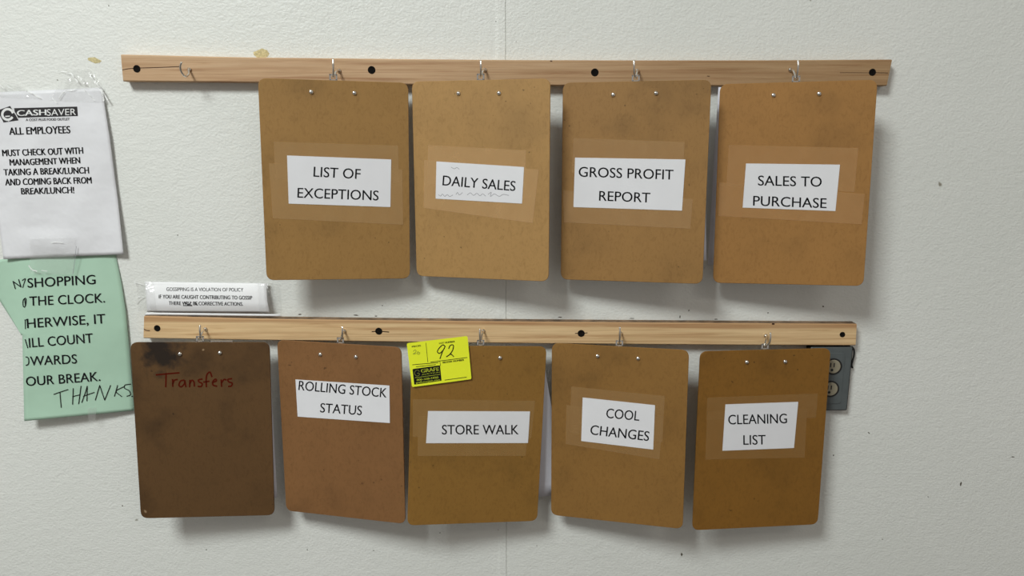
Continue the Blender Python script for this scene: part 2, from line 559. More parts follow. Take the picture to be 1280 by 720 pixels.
# ------------------------------------------------------------------ clipboards
def rotm(roll, tilt, yaw):
    r, t, y = (math.radians(a) for a in (roll, tilt, yaw))
    return (Matrix.Rotation(y, 3, 'Z') @ Matrix.Rotation(t, 3, 'X') @ Matrix.Rotation(r, 3, 'Y'))

TH = 0.0032     # board thickness
class Board:
    def __init__(self, label, x, y, z, w, h, roll, tilt, yaw):
        self.loc = Vector((x, y, z + H)); self.R = rotm(roll, tilt, yaw); self.w, self.h = w, h
        self.root = empty('clipboard', self.loc, self.R)
        tag(self.root, label, 'clipboard', 'clipboards hanging from the wooden rails')
        self.Ri = self.R.transposed()
    def L(self, px, py, off=0.0):
        """board coordinates of a spot of the photograph, off metres in front of the board's face"""
        n = self.R @ Vector((0, 1, 0))
        d = ray(px, py)
        p0 = self.loc - n*off
        t = (p0-EYE).dot(n)/d.dot(n)
        return self.Ri @ (EYE + d*t - self.loc)
    def plate(self, name, quad, off, th, mat, parent=None, r=0.0004):
        q = [self.L(px, py, off) for px, py in quad]
        pts = round_poly([(p.x, p.z) for p in q], r, 2)
        return slab(name, pts, -off, -off+th, mat, parent or self.root)
    def ink(self, name, vf, off, mat, parent):
        v, f = vf
        return mesh_obj(name, [self.L(x, y, off) for x, y in v], f, mat, parent)

def slab(name, pts, y0, y1, mat, parent, bev=0.0):
    """plate with outline pts (x, z) from y0 (front) to y1 (back)"""
    n = len(pts)
    c = sum((Vector(p) for p in pts), Vector((0, 0)))/n
    rings = []
    if bev:
        ins = [Vector(p) + (c-Vector(p)).normalized()*bev for p in pts]
        lay = [(ins, y0), (pts, y0+bev), (pts, y1-bev), (ins, y1)]
    else:
        lay = [(pts, y0), (pts, y1)]
    V, F = [], []
    for P, y in lay:
        rings.append(len(V)); V += [(p[0], y, p[1]) for p in P]
    for a, b_ in zip(rings, rings[1:]):
        for k in range(n): F.append((a+k, a+(k+1) % n, b_+(k+1) % n, b_+k))
    F.append(tuple(range(n))[::-1]); F.append(tuple(rings[-1]+k for k in range(n)))
    bm = bmesh.new()
    vs = [bm.verts.new(v) for v in V]
    for f in F: bm.faces.new([vs[i] for i in f])
    return bm_obj(name, bm, mat, parent)

def make_board(label, pose, col, tabx, rivets, paper=None, lines=(), tapes=(), dark=0.80, stain=None, seed=0.0, lift=0.0):
    b = Board(label, *pose)
    mat = hardboard_mat('hardboard', col, dark, stain, seed)
    w, h = b.w, b.h
    slab('board', round_poly([(-w/2, 0), (w/2, 0), (w/2, -h), (-w/2, -h)], 0.013, 6), 0.0, TH, mat, b.root, 0.0006)
    # clip on the back: base plate, spring roll, jaw, and the hanging loop that stands above the board
    tx = b.L(tabx, 360 if False else (100 if pose[2] > 0 else 432), 0).x
    bm = bmesh.new()
    add_box(bm, (tx, TH+0.0006, -0.016), (0.098, 0.0012, 0.030))
    add_box(bm, (tx, TH+0.0066, -0.026), (0.100, 0.0012, 0.016), Matrix.Rotation(math.radians(-18), 3, 'X'))
    add_tube(bm, [(tx-0.046, TH+0.0055, -0.013), (tx+0.046, TH+0.0055, -0.013)], 0.0042, 12)
    ty = TH + 0.0008; hw, tp, wd = 0.0062, 0.0100, 0.0026
    add_box(bm, (tx-hw+wd/2, ty, tp/2-0.002), (wd, 0.0013, tp+0.004))
    add_box(bm, (tx+hw-wd/2, ty, tp/2-0.002), (wd, 0.0013, tp+0.004))
    add_box(bm, (tx, ty, tp-0.0012), (hw*2, 0.0013, 0.0024))
    add_box(bm, (tx, ty, 0.0006), (hw*2, 0.0013, 0.0024))
    if lift: add_box(bm, (tx+0.035, ty, 0.0004), (0.036, 0.0012, 0.0036))
    bm_obj('clip', bm, M_steel, b.root)
    b.hole = b.loc + b.R @ Vector((tx, ty, tp-0.0024))
    for px, py in rivets:
        p = b.L(px, py)
        bm = bmesh.new()
        M = Matrix.Translation((p.x, 0.0001, p.z)) @ Matrix.Rotation(math.radians(90), 4, 'X')
        add_lathe(bm, [(0.0037, 0), (0.0036, 0.0010), (0.0030, 0.0021), (0.0020, 0.0028), (0.0010, 0.0031), (0, 0.0032)], M, 14)
        bm_obj('rivet', bm, M_steel, b.root, True)
    tmat = film_mat('clear_tape_on_board', tuple(min(1.0, c*k+0.04) for c, k in zip(col[:3], (1.70, 1.82, 2.1))) + (1,), 0.36, 0.32) if tapes else None
    for i, q in enumerate(tapes):
        b.plate('tape', q, 0.00020+0.00016*i, 0.00010, tmat)
    if paper:
        lab = b.plate('paper_label', paper, 0.0008, 0.00025, M_label)
        for t in lines:
            b.ink('lettering', text_px(*t[:4], bold=0.12), 0.00095, M_ink, lab)
    return b

BR = {}
BR['list'] = make_board('clipboard labelled LIST OF EXCEPTIONS, leftmost on the upper rail',
    (-0.2783, -0.0528, 0.0839, 0.2296, 0.3159, 1.13, -1.58, 9.72), srgb(154, 117, 66), 416.5, [(389, 115), (443, 116.3)],
    [(358.8, 194.3), (489, 199.3), (488, 258.8), (360.8, 254.5)],
    [('LIST OF', (391.8, 220.8), (450.3, 223.8), 12.4), ('EXCEPTIONS', (371.8, 247), (473, 250.6), 12.2)],
    [[(342, 177), (497.5, 182), (499, 228), (344, 224)], [(336, 204), (503, 212), (504, 281), (341, 273)]], seed=1.1)
BR['daily'] = make_board('clipboard labelled DAILY SALES, second from left on the upper rail',
    (-0.0511, -0.0522, 0.0845, 0.2261, 0.3163, -0.25, -0.85, -13.84), srgb(172, 134, 82), 600, [(573, 116.8), (623.8, 116.5)],
    [(545.5, 201.8), (655, 208.8), (652.5, 254.5), (544.5, 248.3)],
    [('DAILY SALES', (553, 231.6), (643.8, 238.8), 12.3)],
    [[(535, 181.3), (657.5, 188), (656, 235), (534, 230)], [(530, 200), (673.5, 212), (666, 279), (529.5, 260)]], seed=2.3, dark=0.86)
BR['gross'] = make_board('clipboard labelled GROSS PROFIT REPORT, third from left on the upper rail',
    (0.1937, -0.0534, 0.0826, 0.2298, 0.3181, -0.4, -1.89, -11.72), srgb(154, 116, 67), 794.5, [(766.3, 118.5), (820, 116.5)],
    [(718.8, 197), (856.8, 199.3), (852.5, 263.3), (716.8, 258.8)],
    [('GROSS PROFIT', (723.3, 220.8), (841.5, 224.6), 12.3), ('REPORT', (748.8, 250.8), (812.5, 253.2), 12.1)],
    [[(716.8, 172.5), (855.8, 177.5), (854, 222), (715, 216)], [(704, 238), (866, 248.8), (863, 286), (705, 278)]], seed=3.7)
BR['sales'] = make_board('clipboard labelled SALES TO PURCHASE, rightmost on the upper rail',
    (0.4465, -0.0548, 0.0814, 0.2335, 0.3206, -0.89, -2.49, -11.15), srgb(161, 117, 64), 995.5, [(966.8, 119), (1023.8, 117.3)],
    [(932.5, 204.3), (1050, 205.8), (1044.3, 263.8), (928.3, 259.5)],
    [('SALES TO', (947.5, 231.8), (1027, 233.4), 12.3), ('PURCHASE', (941.3, 257), (1033, 260.2), 12.2)],
    [[(911, 181), (1073, 185), (1068, 240), (908, 232)], [(899, 228), (1081, 242.5), (1077, 280.5), (898, 270)]], seed=4.9)
BR['transfers'] = make_board('dark stained clipboard with Transfers handwritten in red marker',
    (-0.5247, -0.0519, -0.3418, 0.2259, 0.3153, 1.77, -1.72, 6.14), srgb(95, 68, 39), 249.5, [(225, 442.5), (275, 441)],
    seed=6.1, dark=0.62, stain=(-0.060, -0.022, 0.034, srgb(40, 30, 22)), lift=1)
BR['rolling'] = make_board('reddish brown clipboard labelled ROLLING STOCK STATUS on the lower rail',
    (-0.2935, -0.0517, -0.3441, 0.2254, 0.3147, -0.14, -1.56, -12.19), srgb(132, 93, 56), 424.5, [(400.5, 443), (445, 446)],
    [(369.3, 474.3), (486.8, 482), (487.3, 528.8), (372, 520.8)],
    [('ROLLING STOCK', (373, 487.5), (483, 497), 11.6), ('STATUS', (400, 515.4), (452, 519), 11.6)], seed=7.7)
BR['store'] = make_board('clipboard labelled STORE WALK, with a yellow sticker on its top left corner',
    (-0.0534, -0.0533, -0.3482, 0.2289, 0.3185, 3.0, -2.14, 9.47), srgb(141, 103, 47), 601, [(574, 447.3), (625, 447.3)],
    [(535, 513.8), (662.5, 514.3), (660, 553.8), (532.5, 554)],
    [('STORE WALK', (552.5, 543), (648.3, 543), 11.8)],
    [[(516, 499), (669, 501), (664, 548), (516, 546)], [(522.5, 520), (662, 522), (657, 570), (522, 570)]], seed=8.3)
BR['cool'] = make_board('clipboard labelled COOL CHANGES, second from right on the lower rail',
    (0.1802, -0.0530, -0.3489, 0.2300, 0.3164, -0.78, -2.03, -13.67), srgb(141, 103, 52), 774, [(747, 445), (797.5, 448)],
    [(728.3, 496.8), (818.8, 506.5), (816.5, 562), (726.5, 551.3)],
    [('COOL', (757.5, 522.3), (798.8, 526), 11.9), ('CHANGES', (737.5, 543), (810.8, 551.3), 11.9)],
    [[(714, 483), (831, 495), (828, 553), (712, 541)], [(708, 506), (828, 520), (824.5, 574.5), (707, 555)]], seed=9.9)
BR['cleaning'] = make_board('clipboard labelled CLEANING LIST, rightmost on the lower rail beside the outlet',
    (0.4283, -0.0540, -0.3545, 0.2286, 0.3211, 0.21, -2.01, 5.52), srgb(133, 92, 35), 957.5, [(933.3, 452.5), (981.3, 452)],
    [(906.8, 505.5), (997.8, 502.3), (992.5, 560), (903, 563.5)],
    [('CLEANING', (910.5, 530.6), (983.8, 529), 11.9), ('LIST', (929.3, 556), (957, 555.6), 11.9)],
    [[(883.8, 497), (1022.5, 491.8), (1020, 522.5), (883, 525)], [(884, 514), (1009, 511), (1005.8, 572), (881.5, 574.5)]], seed=11.3)

# red marker writing on the dark clipboard
T = [[(150, 183), (290, 170), (432, 158)], [(272, 165), (270, 250), (268, 330)], [(352, 240), (355, 325)], [(355, 290), (375, 250), (410, 240)],
     [(492, 248), (450, 260), (430, 310), (460, 330), (498, 290), (500, 250), (515, 330)], [(565, 250), (562, 330)], [(565, 285), (590, 250), (615, 270), (620, 322)],
     [(715, 235), (672, 245), (678, 270), (715, 290), (705, 325), (665, 325)], [(835, 205), (812, 150), (775, 180), (765, 250), (768, 330)], [(735, 272), (800, 262)],
     [(840, 278), (890, 258), (880, 236), (850, 262), (850, 308), (895, 322)], [(950, 245), (955, 325)], [(955, 280), (985, 240), (1010, 245)],
     [(1078, 230), (1032, 240), (1045, 270), (1085, 285), (1075, 320), (1040, 325)]]
T = [[(180+x/9.846, 450+y/9.846) for x, y in p] for p in T]
BR['transfers'].ink('handwriting', strokes_px(T, 2.0), 0.0002, M_red_ink, BR['transfers'].root)

# faint pencil scribble along the foot of the DAILY SALES label
lab = [c for c in BR['daily'].root.children if c.name.startswith('paper_label')][0]
sc = [[(548, 243.5), (551, 245), (553, 242.5), (556, 245.5), (559, 243.2), (562, 245.6), (566, 243.8)], [(570, 243), (572, 240.5), (574, 243.6), (578, 240.8)],
      [(584, 243.6), (588, 241), (592, 244.2), (596, 241.6), (600, 244.8), (603, 242.2), (607, 245)], [(610, 243), (614, 240.4), (613, 245.6), (618, 242.4), (624, 245.4), (629, 243), (636, 244.2)],
      [(564, 209), (568, 211), (571, 209.4), (574, 211.4)]]
BR['daily'].ink('handwriting', strokes_px(sc[:4], 0.55), 0.0010, M_pencil, lab)
BR['daily'].ink('handwriting', strokes_px(sc[4:], 0.55), 0.0010, M_pencil, lab)
# flattened creases on two labels
# ------------------------------------------------------------------ screw hooks
def hook(root, inv, base, tip, hang):
    A = at(base[0], base[1], RY)
    Tp = at(tip[0], tip[1], RY-0.037)
    r = 0.00155
    if hang is None:
        Dp = at(231, 94, RY-0.020)
    else:
        Dp = hang + Vector((0, 0, -r-0.0002))
    bm = bmesh.new()
    out = Vector((0, -1, 0))
    P1 = A + out*0.006
    drop = A.z - Dp.z
    P2 = P1.lerp(Dp, 0.5) + Vector((0, 0, 0.18*drop))
    up = Vector((Dp.x*0.2+Tp.x*0.8, Dp.y*0.2+Tp.y*0.8-0.0015, Dp.z+0.28*(Tp.z-Dp.z)))
    up2 = Vector((Tp.x, Tp.y-0.0022, Dp.z+0.66*(Tp.z-Dp.z)))
    pts = catmull([A, P1, P2, Dp, up, up2, Tp], 8)
    if hang is None:
        pts = catmull([A, A+out*0.004, at(236.0, 92.5, -0.030), at(231.6, 95.3, -0.039), at(227.2, 90.5, -0.047), at(225.3, 84, -0.051), at(227.0, 77.5, -0.053)], 8)
    add_tube(bm, pts, r, 10, 0.55)
    M = Matrix.Translation(A) @ Matrix.Rotation(math.radians(90), 4, 'X')
    add_lathe(bm, [(0.0026, -0.0002), (0.0034, 0.0012), (0.0030, 0.0026), (0.0018, 0.0036), (0.0012, 0.0040)], M, 14)   # collar
    bmesh.ops.translate(bm, vec=inv, verts=bm.verts)
    bm_obj('screw_hook', bm, M_zinc, root, True)
hook(upper, uinv, (237, 87), (226.5, 77), None)
hook(upper, uinv, (424, 88.5), (416.5, 73.5), BR['list'].hole)
hook(upper, uinv, (606, 87.5), (601, 75.3), BR['daily'].hole)
hook(upper, uinv, (796.5, 88.3), (792.5, 75), BR['gross'].hole)
hook(upper, uinv, (987.5, 87.2), (997.6, 75.3), BR['sales'].hole)
hook(lower, linv, (257, 411), (250, 406.5), BR['transfers'].hole)
hook(lower, linv, (430.5, 413.5), (428, 408), BR['rolling'].hole)
hook(lower, linv, (604, 413.3), (599.8, 410.8), BR['store'].hole)
hook(lower, linv, (775.5, 416), (774.8, 408.5), BR['cool'].hole)
hook(lower, linv, (956.8, 419.4), (963, 415.4), BR['cleaning'].hole)

# ------------------------------------------------------------------ sheets held behind clipboards
def sheet(name, label, quad, group=None, bow=0.0, mat=None):
    """quad: four (px, py, depth) in order TL TR BR BL"""
    c = [at(*q) for q in quad]
    nu, nv = 6, 12
    V, F = [], []
    org = (c[0]+c[1])/2
    for j in range(nv+1):
        for i in range(nu+1):
            u, v = i/nu, j/nv
            p = c[0].lerp(c[1], u).lerp(c[3].lerp(c[2], u), v)
            p = p + Vector((0, bow*math.sin(math.pi*v)*u, 0))
            V.append(p-org)
    for j in range(nv):
        for i in range(nu):
            a = j*(nu+1)+i
            F.append((a, a+1, a+nu+2, a+nu+1))
    o = mesh_obj(name, V, F, mat or M_sheet, None, True)
    o.location = org
    s = o.modifiers.new('t', 'SOLIDIFY'); s.thickness = 0.0003
    tag(o, label, 'paper', group)
    return o
GS = 'paper sheets held behind clipboards'
sheet('paper_sheet', 'white paper sheet behind the STORE WALK clipboard, its edge showing on the right',
      [(545, 436, -0.036), (677, 436, -0.0275), (708, 617, -0.016), (560, 634, -0.050)], GS)
sheet('paper_sheet', 'white paper behind the dark Transfers clipboard, a sliver showing on its right',
      [(200, 434, -0.043), (336.5, 434, -0.036), (346.6, 622, -0.040), (190, 628, -0.060)], GS)
sheet('paper_sheet', 'grey looking sheet behind the SALES TO PURCHASE clipboard, showing along its left edge',
      [(898, 109, -0.0265), (1060, 109, -0.052), (1040, 333, -0.060), (884.7, 331, -0.0275)], GS)
sheet('paper_sheet', 'white paper behind the GROSS PROFIT REPORT clipboard, one bottom corner peeking out right',
      [(712, 116, -0.021), (880, 116, -0.055), (883, 325.5, -0.070), (712, 330, -0.033)], GS)

# ------------------------------------------------------------------ papers on the wall at the left
def ipoly(P, t):
    """point of a polyline [(t, x, y)] at t"""
    for a, b_ in zip(P, P[1:]):
        if t <= b_[0]:
            k = (t-a[0])/(b_[0]-a[0])
            return (a[1]+(b_[1]-a[1])*k, a[2]+(b_[2]-a[2])*k)
    return P[-1][1:]

def surf(name, left, right, nu, nv, yf, mat, parent, org, off=0.0, thick=0.0003):
    V, F = [], []
    for j in range(nv+1):
        l = ipoly(left, j/nv); r = ipoly(right, j/nv)
        for i in range(nu+1):
            u = i/nu
            px = l[0]+(r[0]-l[0])*u; py = l[1]+(r[1]-l[1])*u
            V.append(at(px, py, yf(px, py)-off)-org)
    for j in range(nv):
        for i in range(nu):
            a = j*(nu+1)+i
            F.append((a, a+1, a+nu+2, a+nu+1))
    o = mesh_obj(name, V, F, mat, parent, True)
    if thick > 0.0002:
        s = o.modifiers.new('t', 'SOLIDIFY'); s.thickness = thick; s.offset = 0
    return o

def ink_on(name, vf, yf, off, mat, parent, org):
    v, f = vf
    return mesh_obj(name, [at(x, y, yf(x, y)-off)-org for x, y in v], f, mat, parent)

# -- white notice
def y_white(px, py):
    k = (py-112)/206.0
    y = -0.0048 - 0.0030*k
    y += -0.0008*math.sin(px*0.085+py*0.021) - 0.0007*math.sin(px*0.031-py*0.055+1.0)
    y += 0.0028*max(0.0, min(1.0, (110-py)/12.0))
    if px > 118: y -= 0.0016*((px-118)/36.0)**2*(0.4+k)
    if py > 285: y -= 0.0045*math.sin(math.pi*min(1, (py-285)/36.0))*math.exp(-((px-62)/34.0)**2)
    return y
org = at(66, 215, 0)
wn = empty('wall_notice', org)
tag(wn, 'white notice headed ALL EMPLOYEES, taped to the wall at the far left', 'notice', 'paper notices taped to the wall')
surf('paper', [(0, -22, 116), (1, 4.5, 324)], [(0, 127.5, 109.5), (0.1, 130.5, 130), (0.3, 137, 171), (0.68, 147.5, 252), (1, 154.5, 318)], 36, 44, y_white, M_notice, wn, org)
IK = lambda vf, m=M_black, o=0.0005: ink_on('lettering', vf, y_white, o, m, wn, org)
for s, bl, br_, cap in [('ALL EMPLOYEES', (11.9, 168.6), (87.9, 166.4), 9.0), ('MUST CHECK OUT WITH', (3.3, 195.4), (104, 192.2), 8.0),
                        ('MANAGEMENT WHEN', (12.5, 207), (100.3, 204.3), 7.8), ('TAKING A BREAK/LUNCH', (5, 219.4), (111.3, 216.8), 8.0),
                        ('AND COMING BACK FROM', (6.9, 231.8), (114.6, 229.2), 8.0), ('BREAK/LUNCH!', (26.9, 243.1), (92.8, 241.3), 7.8)]:
    IK(text_px(s, bl, br_, cap, bold=0.36, lean=-0.06, jit=0.25))
# printed shop logo: slanted badge with a ring and a dark banner
def quadf(a, b, c, d, n=16, k=6):
    a, b, c, d = (Vector(p) for p in (a, b, c, d))
    V = [tuple(a.lerp(b, i/n).lerp(d.lerp(c, i/n), j/k)) for j in range(k+1) for i in range(n+1)]
    return V, [(j*(n+1)+i, j*(n+1)+i+1, (j+1)*(n+1)+i+1, (j+1)*(n+1)+i) for j in range(k) for i in range(n)]
ink_on('logo', merge(quadf((17.6, 135.2), (96.4, 133.2), (97.3, 145.0), (19.8, 147.3))), y_white, 0.00045, M_grey_ink, wn, org)
ink_on('logo', merge(quadf((-3.5, 138.2), (12.6, 132.4), (23.2, 150.4), (4.4, 153))), y_white, 0.00050, M_grey_ink, wn, org)
ring = [(9.6+6.6*math.cos(a)*1.02, 143.0+6.6*math.sin(a)) for a in [math.radians(-20-i*16) for i in range(20)]]
ink_on('logo', merge(strokes_px([ring], 3.0), strokes_px([[(10, 148.5), (11, 151.5)], [(14.2, 133.4), (22.8, 148.4)]], 1.0, False), strokes_px([[(7, 145.5), (12, 145.2)]], 1.4, False)), y_white, 0.00065, M_white_print, wn, org)
IK(text_px('CASH', (21.5, 144.9), (57.8, 143.8), 7.0, bold=0.4), M_white_print, 0.0008)
IK(text_px('SAVER', (58.6, 144.6), (95, 143.7), 8.0), M_white_print, 0.0008)
IK(text_px('A COST PLUS FOOD OUTLET', (32.3, 151.4), (87, 150.3), 3.0, bold=0.1), M_grey_ink, 0.0006)

def y_tape_top(px, py):
    return (y_white(px, py) if py > 110 else -0.0012 - 0.005*max(0, min(1, (py-86)/24.0))) - 0.0012 - 0.0010*math.sin(px*0.5+py*0.33)
surf('tape', [(0, 84, 88), (1, 62, 126)], [(0, 112, 86), (0.5, 126, 104), (1, 137, 129)], 16, 14, y_tape_top, M_clear, wn, org, 0, 0.0001)
surf('tape', [(0, -12, 100), (1, -6, 121)], [(0, 18, 104), (1, 52, 124)], 12, 10, y_tape_top, M_clear, wn, org, 0, 0.0001)

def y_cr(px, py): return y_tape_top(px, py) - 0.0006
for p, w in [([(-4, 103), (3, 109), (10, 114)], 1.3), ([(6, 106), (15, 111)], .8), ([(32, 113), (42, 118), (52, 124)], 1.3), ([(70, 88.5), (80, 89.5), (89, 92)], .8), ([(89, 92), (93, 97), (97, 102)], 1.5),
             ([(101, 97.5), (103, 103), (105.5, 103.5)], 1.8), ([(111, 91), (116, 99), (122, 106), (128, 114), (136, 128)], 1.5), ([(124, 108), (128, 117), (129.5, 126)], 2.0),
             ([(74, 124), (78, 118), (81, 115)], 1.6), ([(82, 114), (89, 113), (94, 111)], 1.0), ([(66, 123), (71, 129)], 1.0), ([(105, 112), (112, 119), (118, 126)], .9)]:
    ink_on('painted_tape_streak', strokes_px([p], w), y_cr, 0, M_crease_glint, wn, org)  # glints on the creased tape, painted as white ribbons

# -- green notice with a folded left side
def crease(py): return 26 + (py-327)*0.022
def y_green(px, py):
    s = max(0.0, min(1.0, (py-318)/205.0))
    xc = crease(py)
    amp = 0.0026 + 0.021*s**0.8
    if px >= xc:
        t = (px-xc)/(166.0-xc)
        y = -(amp*(1-0.72*t) + 0.0034*s*math.sin(math.pi*t))
    else:
        y = -amp + (xc-px)*0.00042*(0.3+s*1.6)
    y -= 0.0016*math.sin(py*0.045+px*0.02)*s
    return min(y, -0.0015)
org2 = at(92, 420, 0)
gn = empty('wall_notice', org2)
tag(gn, 'pale green notice about shopping off the clock, below the white notice', 'notice', 'paper notices taped to the wall')
Lp = [(315, -12), (330, -12), (353, -12), (424, 30.2), (425, 30.2), (530, 30.2)]
Rp = [(315, 143.5), (319, 144.3), (330, 146.3), (360, 152), (395, 157), (440, 161.2), (470, 163.5), (513, 167), (530, 168)]
def top_y(px): return 326.5 - 8.2*max(0, min(1, (px+12)/48.0)) - 1.8*max(0, min(1, (px-36)/108.0))
def bot_y(px): return 526.5 - max(0, px-29)*0.096
V, F, idx = [], [], {}
rows = 52; kf, km = 8, 22
for j in range(rows+1):
    v = j/rows
    for i in range(kf+km+1):
        # nominal row, then find the x range there
        py0 = 320 + (525-320)*v
        xl = min(lerp_poly(Lp, py0), crease(py0)); xc = crease(py0); xr = lerp_poly(Rp, py0)
        px = xl+(xc-xl)*i/kf if i < kf else xc+(xr-xc)*(i-kf)/km
        py = top_y(px) + (bot_y(px)-top_y(px))*v if px > 26 else top_y(px) + (526-top_y(px))*v
        idx[(j, i)] = len(V)
        V.append(at(px, py, y_green(px, py))-org2)
for j in range(rows):
    for i in range(kf+km):
        py0 = 320 + (525-320)*(j+0.5)/rows
        if i < kf and lerp_poly(Lp, py0) > crease(py0)-0.4: continue
        F.append((idx[(j, i)], idx[(j, i+1)], idx[(j+1, i+1)], idx[(j+1, i)]))
o = mesh_obj('paper', V, F, M_green, gn, True)
s = o.modifiers.new('t', 'SOLIDIFY'); s.thickness = 0.0003; s.offset = 0
GI = lambda vf, m=M_ink: ink_on('lettering', vf, y_green, 0.0009, m, gn, org2)
for s_, bl, br_, cap in [('SHOPPING', (34.6, 359.6), (119.5, 355), 11.6), ('THE CLOCK.', (37, 382.2), (131.2, 378), 11.5), ('HERWISE, IT', (34, 410.2), (131.8, 404), 11.7),
                         ('ILL COUNT', (36.5, 434.4), (116.3, 428.2), 11.6), ('WARDS', (37.8, 457.0), (96.2, 454.2), 11.4), ('OUR BREAK.', (32.8, 482.6), (125.5, 476), 11.4)]:
    GI(text_px(s_, bl, br_, cap, bold=0.1))
GI(text_px('N', (18.6, 361.5), (26.8, 359.0), 10.5))
GI(strokes_px([[(27.6, 350.5), (31.5, 348.0)], [(28.2, 359.5), (31.6, 349)]], 0.9, False))
GI(strokes_px([[(31.5, 372.5), (29.0, 375), (28.6, 381), (30.2, 384), (32.2, 380), (32.4, 374), (31.5, 372.5)], [(30.6, 374), (31.6, 382)]], 1.0))
GI(strokes_px([[(30.8, 400.0), (33, 399.6)], [(31.4, 400), (31.6, 411)]], 1.0, False))
GI(strokes_px([[(31.4, 424.5), (34.6, 434.8)]], 1.2, False))
GI(strokes_px([[(32.2, 446.2), (34.6, 446.8), (35.8, 450), (35.4, 455), (32.4, 456.8)]], 1.2))
K = [[(345, 478), (390, 462), (437, 447)], [(385, 465), (388, 510), (393, 562)], [(470, 440), (466, 542)], [(520, 425), (505, 540)], [(466, 492), (515, 480)],
     [(560, 425), (545, 475), (525, 530)], [(560, 425), (558, 520)], [(535, 490), (605, 465)], [(612, 515), (640, 420)], [(640, 420), (672, 515)], [(672, 515), (710, 420)],
     [(755, 420), (735, 490)], [(792, 430), (745, 458), (782, 492)], [(840, 412), (803, 418), (800, 438), (830, 455), (838, 480), (815, 490)], [(846, 492), (852, 490)]]
K = [[(x/5.141, 400+y/5.141) for x, y in p] for p in K]
ink_on('handwriting', strokes_px(K, 1.05), y_green, 0.0009, M_pen, gn, org2)
def y_join(px, py): return min(y_white(px, py) if py < 319 else y_green(px, py), -0.010) - 0.0018 - 0.0006*math.sin(px*.4)
surf('tape', [(0, 36, 298), (1, 38, 342)], [(0, 95, 297), (1, 91, 343)], 14, 14, y_join, M_clear, gn, org2, 0, 0.0001)
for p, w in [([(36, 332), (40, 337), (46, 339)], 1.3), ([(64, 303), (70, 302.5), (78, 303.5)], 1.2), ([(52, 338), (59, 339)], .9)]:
    ink_on('painted_tape_streak', strokes_px([p], w), lambda x, y: y_join(x, y)-0.0006, 0, M_crease_glint, gn, org2)  # painted glints where this tape is creased
ink_on('painted_tape_streak', strokes_px([[(95.4, 308), (94, 322), (91.2, 342)]], 0.6), lambda x, y: y_join(x, y)-0.0006, 0, M_pencil, gn, org2)  # thin grey line along the right edge of the tape
def y_low(px, py): return (y_green(px, py)-0.0014 if py < 520 else -0.018)
surf('tape', [(0, 109, 510), (1, 111, 527)], [(0, 121, 509), (1, 119, 525)], 6, 6, y_low, M_clear, gn, org2, 0, 0.0001)

# -- small white strip notice above the lower rail
def y_gos(px, py):
    k = max(0.0, min(1.0, (py-353)/38.0))
    y = -0.0035 - 0.010*math.sin(k*math.pi*0.62)
    if px > 316: y -= 0.0025*((px-316)/20.0)**2
    if px < 196: y -= 0.002*((196-px)/14.0)
    if k > 0.72: y += 0.020*(k-0.72)**1.3
    return y
org3 = at(259, 372, 0)
sn = empty('wall_notice', org3)
tag(sn, 'small white strip notice about gossiping, above the left end of the lower rail', 'notice', 'paper notices taped to the wall')
surf('paper', [(0, 181.3, 352), (1, 184, 390)], [(0, 335, 354), (0.3, 333.2, 362), (0.7, 334.2, 378), (1, 337.2, 391)], 30, 16, y_gos, M_gossip, sn, org3)
for s_, bl, br_, cap, bd in [('GOSSIPPING IS A VIOLATION OF POLICY', (208, 363.6), (303.9, 364.4), 4.4, 0.0), ('IF YOU ARE CAUGHT CONTRIBUTING TO GOSSIP', (198.5, 373), (315.1, 374.5), 4.6, 0.10),
                             ('THERE WILL BE CORRECTIVE ACTIONS.', (211, 381), (303.6, 382.1), 4.4, 0.10)]:
    ink_on('lettering', text_px(s_, bl, br_, cap, bold=bd), y_gos, 0.0006, M_ink, sn, org3)
ink_on('lettering', strokes_px([[(229, 381.8), (234, 382), (240, 382.1)], [(231, 377.5), (235, 381), (239, 377.5)], [(243, 377.6), (247, 381.5)]], 0.8), y_gos, 0.0007, M_ink, sn, org3)
def y_st(px, py): return (-0.0008 if px < 180 or px > 338 else y_gos(px, py)) - 0.0010 - 0.0006*math.sin(px*.6+py*.5)
surf('tape', [(0, 170, 353), (1, 172, 388)], [(0, 192, 352), (1, 196, 389)], 14, 10, y_st, M_clear, sn, org3, 0, 0.0001)
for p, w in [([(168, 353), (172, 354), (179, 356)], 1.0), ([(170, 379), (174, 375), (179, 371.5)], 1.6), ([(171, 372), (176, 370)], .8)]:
    ink_on('painted_tape_streak', strokes_px([p], w), lambda x, y: y_st(x, y)-0.0006, 0, M_crease_glint, sn, org3)  # painted white glints on the left tape's creases
# foot of the strip, folded flat onto the rail
surf('paper_edge', [(0, 183, 390.6), (1, 180.5, 393.6)], [(0, 350, 392.8), (1, 352, 395.6)], 20, 2, lambda x, y: -0.0128-0.0004*math.sin(x*0.3), M_gossip, sn, org3)
surf('tape', [(0, 322, 354), (1, 324, 391)], [(0, 350, 354), (1, 352, 391)], 14, 10, y_st, M_clear, sn, org3, 0, 0.0001)

